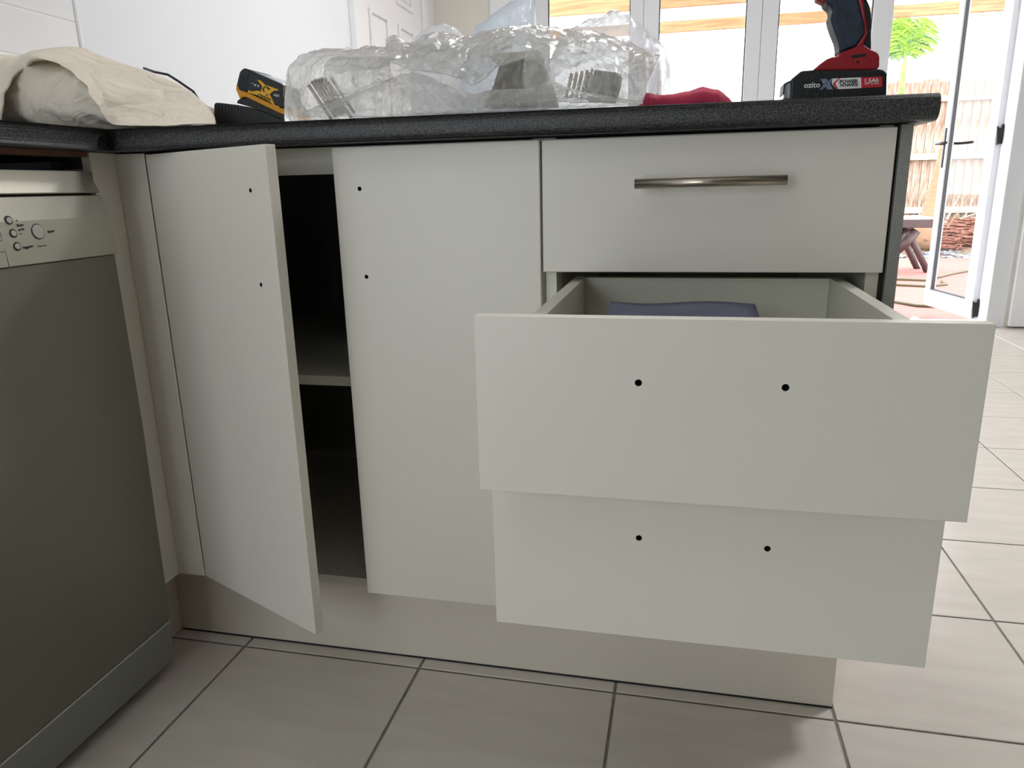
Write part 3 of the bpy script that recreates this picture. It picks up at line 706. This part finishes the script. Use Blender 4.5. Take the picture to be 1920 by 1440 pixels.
for k in range(5):
    a = at(1062+k*9.5, 182, .10); b_ = at(1072+k*10, 138-k*2, .105)
    rod((a.x, a.y, max(a.z, ZW+.008)), b_, 'steel_rod', 'thin steel rod in the upright row beside the black box inside the bag', g2)
Yp = .09
pt = empty('hinge_cover', at(965, 150, Yp), 'beige angular plastic cover inside the clear bag, middle', 'plastic cover')
pxprism('cover_face', [(912, 104), (922, 100), (1008, 94), (1009, 103), (975, 112), (938, 124)], Yp, .06, M['plate'], pt, bevel=.001)
pxprism('cover_foot', [(935, 124), (975, 112), (1009, 103), (1016, 128), (1030, 160), (1040, 196), (905, 200), (925, 160)], Yp+.012, .045, mat('cover_shade', srgb(120, 112, 98), .6), pt, bevel=.002)  # foot coloured darker for the shade below the cover face
bk = empty('black_box', at(1130, 190, .16), 'small black plastic box inside the right end of the clear bag', 'box')
pxprism('box_shell', [(1096, 185), (1100, 140), (1112, 130), (1162, 136), (1158, 160), (1150, 188)], .105, .05, M['blackplastic'], bk, bevel=.002)
pxprism('box_window', [(1128, 184), (1136, 150), (1150, 146), (1146, 184)], .1045, .002, M['bluegrey'], bk)

# --- the plastic bags
def bagdisp(amp, sc, seed=0):
    sv = Vector((seed*3.7, seed*1.3, seed*2.1))
    def f(p, t, a):
        q = p+sv; w = noise.noise_vector(q*9)*.035
        c = fac(q+w, sc)                       # creased cells
        r = ridge(q+w, sc*.7, 4)
        l1 = max(0, 1-abs(noise.noise((q+w)*Vector((1, 1, 1))*22))*7); l2 = max(0, 1-abs(noise.noise(Vector((q.x*16-q.z*22, q.y*18, q.z*15+q.x*11))+w*8))*8)
        return amp*(.8*(r-.6)+.45*(c-.25))+.0022*l1+.0026*l2
    return f
mb = empty('clear_plastic_bag', (.45, .2, ZW), 'large crumpled clear plastic bag full of rods and fittings along the worktop edge', 'plastic bag')
tp = [P3(556, 205, .17), P3(557, 150, .17), P3(564, 120, .17), P3(586, 104, .17), P3(625, 99, .17), P3(690, 103, .17), P3(732, 100, .17), P3(800, 96, .17), P3(862, 92, .17), P3(905, 76, .17), P3(945, 60, .17), P3(990, 56, .17), P3(1050, 66, .17), P3(1110, 72, .17), P3(1170, 80, .17), P3(1215, 96, .17), P3(1238, 112, .17), P3(1243, 140, .17), P3(1236, 176, .17), P3(1215, 200, .17)]
tp = sorted(tp)
ob = lump('bag_skin', tp, .045, .25, ZW, M['film'], mb, nx=430, na=190, disp=bagdisp(.015, 10, 1), flat=.72)
# inner layers and loose folds of the same bag
strip('loose_fold', V3([(560, 212, .03), (620, 190, .035), (690, 165, .04), (760, 138, .05), (800, 142, .05), (880, 175, .045), (920, 168, .045), (1000, 165, .04), (1030, 152, .04), (1080, 168, .035), (1150, 182, .03), (1205, 192, .03)]),
      V3([(556, 219, .012), (620, 218, .01), (700, 218, .008), (760, 215, .006), (820, 212, .006), (880, 210, .006), (940, 208, .006), (1000, 205, .006), (1040, 203, .006), (1090, 200, .006), (1150, 197, .006), (1206, 194, .006)]), M['filmfold'], mb, thick=.001, nu=200, nv=40, bulge=.008, dsp=.007, sc=14)
strip('loose_fold', V3([(725, 74, .13), (742, 66, .13), (770, 80, .13), (800, 62, .13), (840, 60, .13), (870, 72, .13), (885, 92, .13), (905, 66, .13), (940, 54, .13), (975, 58, .12)]),
      V3([(730, 110, .05), (745, 120, .045), (770, 130, .045), (800, 134, .045), (840, 140, .045), (870, 150, .045), (885, 160, .045), (905, 150, .045), (930, 128, .045), (960, 100, .06)]), M['filmfold'], mb, thick=.001, nu=160, nv=50, bulge=.02, dsp=.012, sc=16)
strip('loose_fold', V3([(990, 62, .10), (1040, 66, .08), (1080, 78, .08), (1120, 70, .08), (1160, 84, .08), (1200, 92, .08), (1240, 104, .09)]),
      V3([(985, 190, .03), (1040, 190, .03), (1080, 192, .03), (1110, 190, .03), (1150, 190, .03), (1180, 190, .03), (1205, 190, .03)]), M['film'], mb, thick=.001, nu=110, nv=70, bulge=.02, dsp=.012, sc=15)
strip('loose_fold', V3([(622, 106, .08), (650, 106, .08), (680, 104, .08), (710, 104, .08), (740, 108, .08)]),
      V3([(618, 180, .03), (640, 178, .03), (670, 170, .03), (700, 160, .04), (740, 145, .04)]), M['film'], mb, thick=.001, nu=110, nv=70, bulge=.02, dsp=.011, sc=16)
wb = empty('white_plastic_bag', (.62, .3, ZW), 'crumpled milky white plastic bag rising behind the clear bag, right side', 'plastic bag')
lump('bag_skin', [P3(1002, 170, .3), P3(1030, 110, .3), P3(1056, 62, .3), P3(1085, 42, .3), P3(1118, 28, .3), P3(1150, 17, .3), P3(1180, 26, .3), P3(1205, 48, .3), P3(1228, 66, .3), P3(1246, 84, .3), P3(1253, 112, .3), P3(1248, 135, .3), P3(1246, 190, .3)][:11]+[P3(1256, 118, .3), P3(1257, 150, .3)], .26, .14, ZW, M['filmwhite'], wb, nx=130, na=90, disp=bagdisp(.012, 10, 2), flat=.85)
bb = empty('blue_plastic_bag', (.45, .3, ZW), 'thin pale blue plastic bag standing up behind the clear bag, middle', 'plastic bag')
lump('bag_skin', [P3(860, 110, .3), P3(876, 66, .3), P3(900, 38, .3), P3(928, 18, .3), P3(955, 0, .3), P3(975, -12, .3), P3(992, -12, .3), P3(999, 10, .3), P3(1000, 60, .3)], .27, .1, ZW, M['filmblue'], bb, nx=110, na=90, disp=bagdisp(.011, 14, 3), flat=.9)
b3 = empty('small_white_plastic_bag', (.36, .3, ZW), 'low pale plastic bag peeping over the clear bag before the panelled door', 'plastic bag')
lump('bag_skin', [P3(768, 100, .32), P3(780, 66, .32), P3(800, 50, .32), P3(830, 45, .32), P3(852, 53, .32), P3(872, 68, .32), P3(880, 100, .32)], .28, .1, ZW, M['filmwhite'], b3, nx=70, na=60, disp=bagdisp(.008, 18, 4), flat=.9)

# ================================================================== outside
DZ = -.05
dk = struct(box('floor_deck', -1.2, 7.5, YF+.2, 8.0, DZ-.1, DZ-.022, M['dark']))
L = []
y = YF+.205; kk = 0
while y < 7.95:
    L.append((-1.2, 7.5, y, y+.086, DZ-.022, DZ)); y += .091
pb = boxes('deck_boards', L, M['deck'], dk); tag(pb, kind='stuff')
# garden bed rising to the fence
V, Fc = [], []
nx, ny = 60, 20
for i in range(nx+1):
    for j in range(ny+1):
        x = -2+12*i/nx; v = j/ny; y = 8.0+2.2*v
        V.append(Vector((x, y, DZ-.08+.42*min(1, v*1.5)**.8+.05*noise.noise(Vector((x*2, y*2, 0))))))
for i in range(nx):
    for j in range(ny): Fc.append((i*(ny+1)+j, (i+1)*(ny+1)+j, (i+1)*(ny+1)+j+1, i*(ny+1)+j+1))
n = len(V); V += [Vector((-2, 8, -.4)), Vector((10, 8, -.4)), Vector((10, 10.2, -.4)), Vector((-2, 10.2, -.4))]
Fc.append((n, n+1, n+2, n+3))
gb = mesh('garden_ground', V, Fc, M['soil'], smooth=True); tag(gb, kind='structure')
def gz(x, y):
    v = (y-8.0)/2.2; return DZ-.08+.42*min(1, max(v, 0)*1.5)**.8
ico = []
def blob(c, r, seedv):
    ph = (1+5**.5)/2; base = [Vector(v).normalized() for v in [(-1, ph, 0), (1, ph, 0), (-1, -ph, 0), (1, -ph, 0), (0, -1, ph), (0, 1, ph), (0, -1, -ph), (0, 1, -ph), (ph, 0, -1), (ph, 0, 1), (-ph, 0, -1), (-ph, 0, 1)]]
    F = [(0,11,5),(0,5,1),(0,1,7),(0,7,10),(0,10,11),(1,5,9),(5,11,4),(11,10,2),(10,7,6),(7,1,8),(3,9,4),(3,4,2),(3,2,6),(3,6,8),(3,8,9),(4,9,5),(2,4,11),(6,2,10),(8,6,7),(9,8,1)]
    return [c+Vector((b.x*r*(1+.3*noise.noise(b*3+seedv)), b.y*r, b.z*r*.6)) for b in base], F
parts = []
for k in range(700):
    x = random.uniform(2.2, 5.4); y = 8.02+abs(random.gauss(0, .14)); parts.append(blob(Vector((x, y, gz(x, y)+.01)), random.uniform(.018, .04), Vector((k, 0, 0))))
for k in range(300):
    x = random.uniform(2.4, 5.4); y = random.uniform(8.9, 9.4); parts.append(blob(Vector((x, y, gz(x, y)+.01)), random.uniform(.03, .06), Vector((k, 0, 0))))
o = multi('river_stones', parts, M['stone']); tag(o, 'grey river stones edging the garden bed beyond the deck', 'stones', kind='stuff')
def frondstick(c, L_, az, el, r):
    d = Vector((math.cos(az)*math.cos(el), math.sin(az)*math.cos(el), math.sin(el)))
    return tubedata([c-d*L_/2, c, c+d*L_/2], [r*.4, r, r*.4], 4)
parts = []
for k in range(420):
    x = random.gauss(4.1, .45); y = random.uniform(8.3, 8.95); z = gz(x, y)+random.uniform(.0, .16)*math.exp(-((x-4.1)/.6)**2)
    parts.append(frondstick(Vector((x, y, z+.02)), random.uniform(.2, .5), random.gauss(0, .5), random.gauss(0, .2), random.uniform(.008, .016)))
o = multi('mulch_heap', parts, M['mulch']); tag(o, 'heap of dried reddish palm fronds on the garden bed', 'mulch', kind='stuff')
parts = []
for k in range(26):
    x = random.uniform(3.5, 4.9); y = random.uniform(8.7, 9.2)
    parts.append(frondstick(Vector((x, y, gz(x, y)+.1)), random.uniform(.4, .9), random.uniform(-2.6, -.6) if k % 2 else random.gauss(0, .5), random.gauss(.1, .4), random.uniform(.008, .016)))
o = multi('dried_frond_litter', parts, M['mulch2']); tag(o, 'pale dead palm fronds scattered at the fence foot', 'fronds', kind='stuff')
# fence
fn = empty('paling_fence', (4, 9.5, .25), 'weathered grey-brown timber paling fence beyond the garden bed', 'fence')
x = 3.22; k = 0
while x < 8.0:
    w_ = random.uniform(.094, .102); top = 1.95+random.uniform(-.02, .02)
    box('paling', x, x+w_-.006, 9.505, 9.523+random.uniform(0, .004), .30+random.uniform(-.02, .02), top, M['fence'], fn); x += w_; k += 1
for z0, z1 in ((.37, .445), (1.02, 1.095), (1.70, 1.765)):
    box('fence_rail', 3.22, 8.0, 9.46, 9.504, z0, z1, M['rail'], fn)
for x in (3.62, 5.84): box('fence_post', x, x+.1, 9.524, 9.62, .0, 1.9, M['rail'], fn)
# kerb board below the palings
box('kerb_board', 3.22, 8.0, 9.49, 9.53, .1, .30, mat('kerb_timber', srgb(176, 112, 72), .8, vary=.2, vscale=6), fn)
# pergola
pg = empty('pergola', (2, 5.5, 2.1), 'timber pergola with corrugated roofing over the deck', 'pergola')
box('beam', -1.4, 6.5, 6.0, 6.05, 2.06, 2.145, M['beam'], pg)
box('beam', -1.4, 6.5, 5.0, 5.05, 2.05, 2.16, M['beam'], pg)
box('beam', -1.4, 6.5, 4.2, 4.25, 2.10, 2.24, M['beam'], pg)
box('rafter', -.75, -.70, 3.72, 6.1, 2.16, 2.30, M['beam'], pg); box('rafter', 4.3, 4.35, 3.72, 6.1, 2.16, 2.30, M['beam'], pg)
V, Fc = [], []
nx = 500
for i in range(nx+1):
    x = -1.4+7.9*i/nx; z = .014*math.sin(x*2*pi/.076)
    for (y, zb) in ((3.62, 2.36), (5.2, 2.25), (6.2, 2.185)): V.append(Vector((x, y, zb+z)))
for i in range(nx):
    for j in range(2): Fc.append((i*3+j, i*3+j+1, (i+1)*3+j+1, (i+1)*3+j))
rf = mesh('corrugated_roof', V, Fc, filmmat('roof_sheet', (.95, .93, .88, 1), .6, rough=.3, trl=.7, bst=0), pg, smooth=True)
sm = rf.modifiers.new('s', 'SOLIDIFY'); sm.thickness = .002
for x, z in ((1.0, 1.9),): pass
# downpipe/post by the outer beam
box('post', 3.15, 3.24, 5.96, 6.05, DZ, 2.06, M['beam'], pg) if False else None
# palms
def frond(base, tip, width, nl, droop, mt, name, parent):
    base, tip = Vector(base), Vector(tip); parts = []
    N = nl; pts = []
    for i in range(N+1):
        t = i/N; p = base.lerp(tip, t); p.z += droop*math.sin(pi*t); pts.append(p)
    parts.append(tubedata(pts, [.012*(1-.8*i/N) for i in range(N+1)], 5))
    ax = (tip-base).normalized(); side = ax.cross(Vector((0, 1, 0))).normalized()
    for i in range(2, N):
        t = i/N; L_ = width*math.sin(pi*(.15+.8*t))
        for s in (-1, 1):
            d = (side*s*.85+ax*.35+Vector((0, random.uniform(-.3, .3), -.25))).normalized()*L_
            p = pts[i]; m_ = p+d*.5; e_ = p+d+Vector((0, 0, -.12*L_))
            wv = ax*.008
            V = [p-wv*.6, p+wv*.6, m_+wv, m_-wv, e_]; V2 = [v+Vector((0, .001, .0)) for v in V]
            parts.append((V+V2, [(0, 1, 2, 3), (3, 2, 4), (5, 8, 7, 6), (8, 9, 7), (0, 5, 6, 1), (1, 6, 7, 2), (2, 7, 9, 4), (4, 9, 8, 3), (3, 8, 5, 0)]))
    return multi(name, parts, mt, parent)
Yq = 7.9+.6
pm = empty('young_palm', at(1692, 175, Yq)-Vector((0, 0, 1.4)), 'slender bright green young palm beyond the drill handle', 'palm')
def q(px, py): return at(px, py, Yq)
b0 = q(1690, 175); 
tube('stem', [Vector((b0.x, Yq, gz(0, Yq)-.02)), q(1690, 175), q(1692, 150), q(1695, 128), q(1698, 105)], [.05, .035, .03, .028, .016], M['trunkg'], pm, n=10)
frond(q(1698, 106), q(1742, 36), .30, 44, .03, M['leaf'], 'frond', pm)
frond(q(1697, 106), q(1690, 28), .24, 44, .0, M['leaf'], 'frond', pm)
frond(q(1697, 110), q(1668, 98), .12, 12, .03, M['leafd'], 'frond', pm)
frond(q(1700, 104), q(1740, 70), .16, 16, .06, M['leafd'], 'frond', pm)
frond(q(1697, 108), q(1655, 40), .2, 36, .05, M['leaf'], 'frond', pm)
bo = empty('bottle_palm', at(1735, 470, 8.4), 'bottle palm with swollen ringed trunk behind the outdoor bench', 'palm')
Yb2 = 8.45
def q2(px, py): return at(px, py, Yb2)
z_ = gz(0, Yb2)-.03
top2 = q2(1813, -60)
tube('trunk', [Vector((q2(1735, 470).x, Yb2, z_)), q2(1735, 455), q2(1738, 430), q2(1746, 400), q2(1753, 360), q2(1760, 325), q2(1766, 290), q2(1776, 240), q2(1789, 160), q2(1806, 20), top2], [.11, .16, .15, .10, .075, .055, .04, .03, .026, .024, .022], M['trunkb'], bo, n=16)
frond(top2, q2(1791, 92), .14, 24, .0, M['leafd'], 'frond', bo)
frond(top2, q2(1752, 60), .10, 20, .1, M['leaf'], 'frond', bo)
frond(top2, q2(1880, 30), .2, 24, .12, M['leafd'], 'frond', bo)
frond(top2, q2(1840, 35), .2, 24, .1, M['leafd'], 'frond', bo)
# outdoor bench: dark edge top with folding strut legs
ob_ = empty('outdoor_bench', (2.75, 6.6, DZ), 'dark folding outdoor bench with brown strut legs on the deck', 'bench')
p1, p2 = at(1680, 419, 6.5), at(1752, 411, 6.5)
box('bench_top', p2.x-1.4, p2.x, 6.5, 6.95, .362, .436, M['brown'], ob_, bevel=.006)
box('bench_cloth', p2.x-1.4, p2.x-.003, 6.503, 6.947, .4365, .455, M['trimw'], ob_, bevel=.004)
for yy in (6.56, 6.88):
    tube('strut_leg', [at(1702, 432, 6.56)+Vector((0, yy-6.56, 0)), at(1716, 462, 6.56)+Vector((0, yy-6.56, 0)), at(1740, 512, 6.56)+Vector((0, yy-6.56, 0))], .030, M['brown'], ob_, n=8)
    tube('brace', [at(1718, 432, 6.56)+Vector((0, yy-6.56, 0)), at(1700, 455, 6.56)+Vector((0, yy-6.56, 0)), at(1680, 470, 6.56)+Vector((0, yy-6.56, 0))], .045, M['brown'], ob_, n=8)
    tube('far_leg', [Vector((p2.x-1.25, yy, .362)), Vector((p2.x-1.35, yy, DZ+.03))], .02, M['brown'], ob_, n=8)
    f_ = at(1737, 512, 6.56)+Vector((.02, yy-6.56, 0)); f_.z = DZ+.031
    tube('foot_disc', [f_-Vector((0, .02, 0)), f_+Vector((0, .02, 0))], .03, M['trimw'], ob_, n=16)
# hoses on the deck
def hose(px, label):
    pts = []
    for x, y in px:
        d = FWD+RT*(x-960)/FPX-UP*(y-720)/FPX; s = (DZ+.010-CAM.z)/d.z; pts.append(CAM+d*s)
    o = tube('garden_hose', pts, .010, M['hose'], None, n=8); tag(o, label, 'hose', 'hoses on the deck')
hose([(1600, 522), (1685, 523.5), (1735, 525.5), (1790, 512), (1815, 508)], 'thin dark hose crossing the deck, farthest of the three')
hose([(1600, 533), (1685, 534), (1735, 536.5), (1775, 533), (1765, 527)], 'olive hose on the deck, middle of the three, looping at its end')
hose([(1600, 555), (1680, 566), (1720, 573), (1765, 574.5)], 'dark hose on the deck nearest the door threshold')
st = mesh('door_stop', *blob(Vector((2.215, 3.86, DZ+.02)), .03, Vector((1, 2, 3))), M['trimw']); tag(st, 'small white lump on the deck boards by the door threshold', 'door stop')
# neighbouring house, far off and washed out
nh = empty('neighbour_house', (4, 22, 0), 'white neighbouring house with two small windows, seen through the middle leaf', 'house')
a0, a1 = at(1250, 175, 22), at(1500, 118, 22)
box('house_wall', a0.x-6, a1.x+1.0, 22, 28, -.3, at(1430, 100, 22).z, M['house'], nh)
for (x0, y0, x1, y1) in ((1366, 121, 1380, 136), (1386, 119, 1400, 129)):
    p, r_ = at(x0, y1, 22), at(x1, y0, 22); fr_ = box('window', p.x, r_.x, 21.95, 21.995, p.z, r_.z, M['frame'], nh)
    box('pane', p.x+.03, r_.x-.03, 21.93, 21.949, p.z+.03, r_.z-.03, M['glassfar'], fr_)
pr1 = [at(1330, 148, 20), at(1400, 136, 20), at(1490, 128, 20), at(1560, 140, 20)]
struct(box('garden_ground', -30, 40, 10.2, 60, -.6, -.3, M['soil']))
SC.render.film_transparent = False
SC.cycles.max_bounces = 10; SC.cycles.transparent_max_bounces = 24; SC.cycles.diffuse_bounces = 6
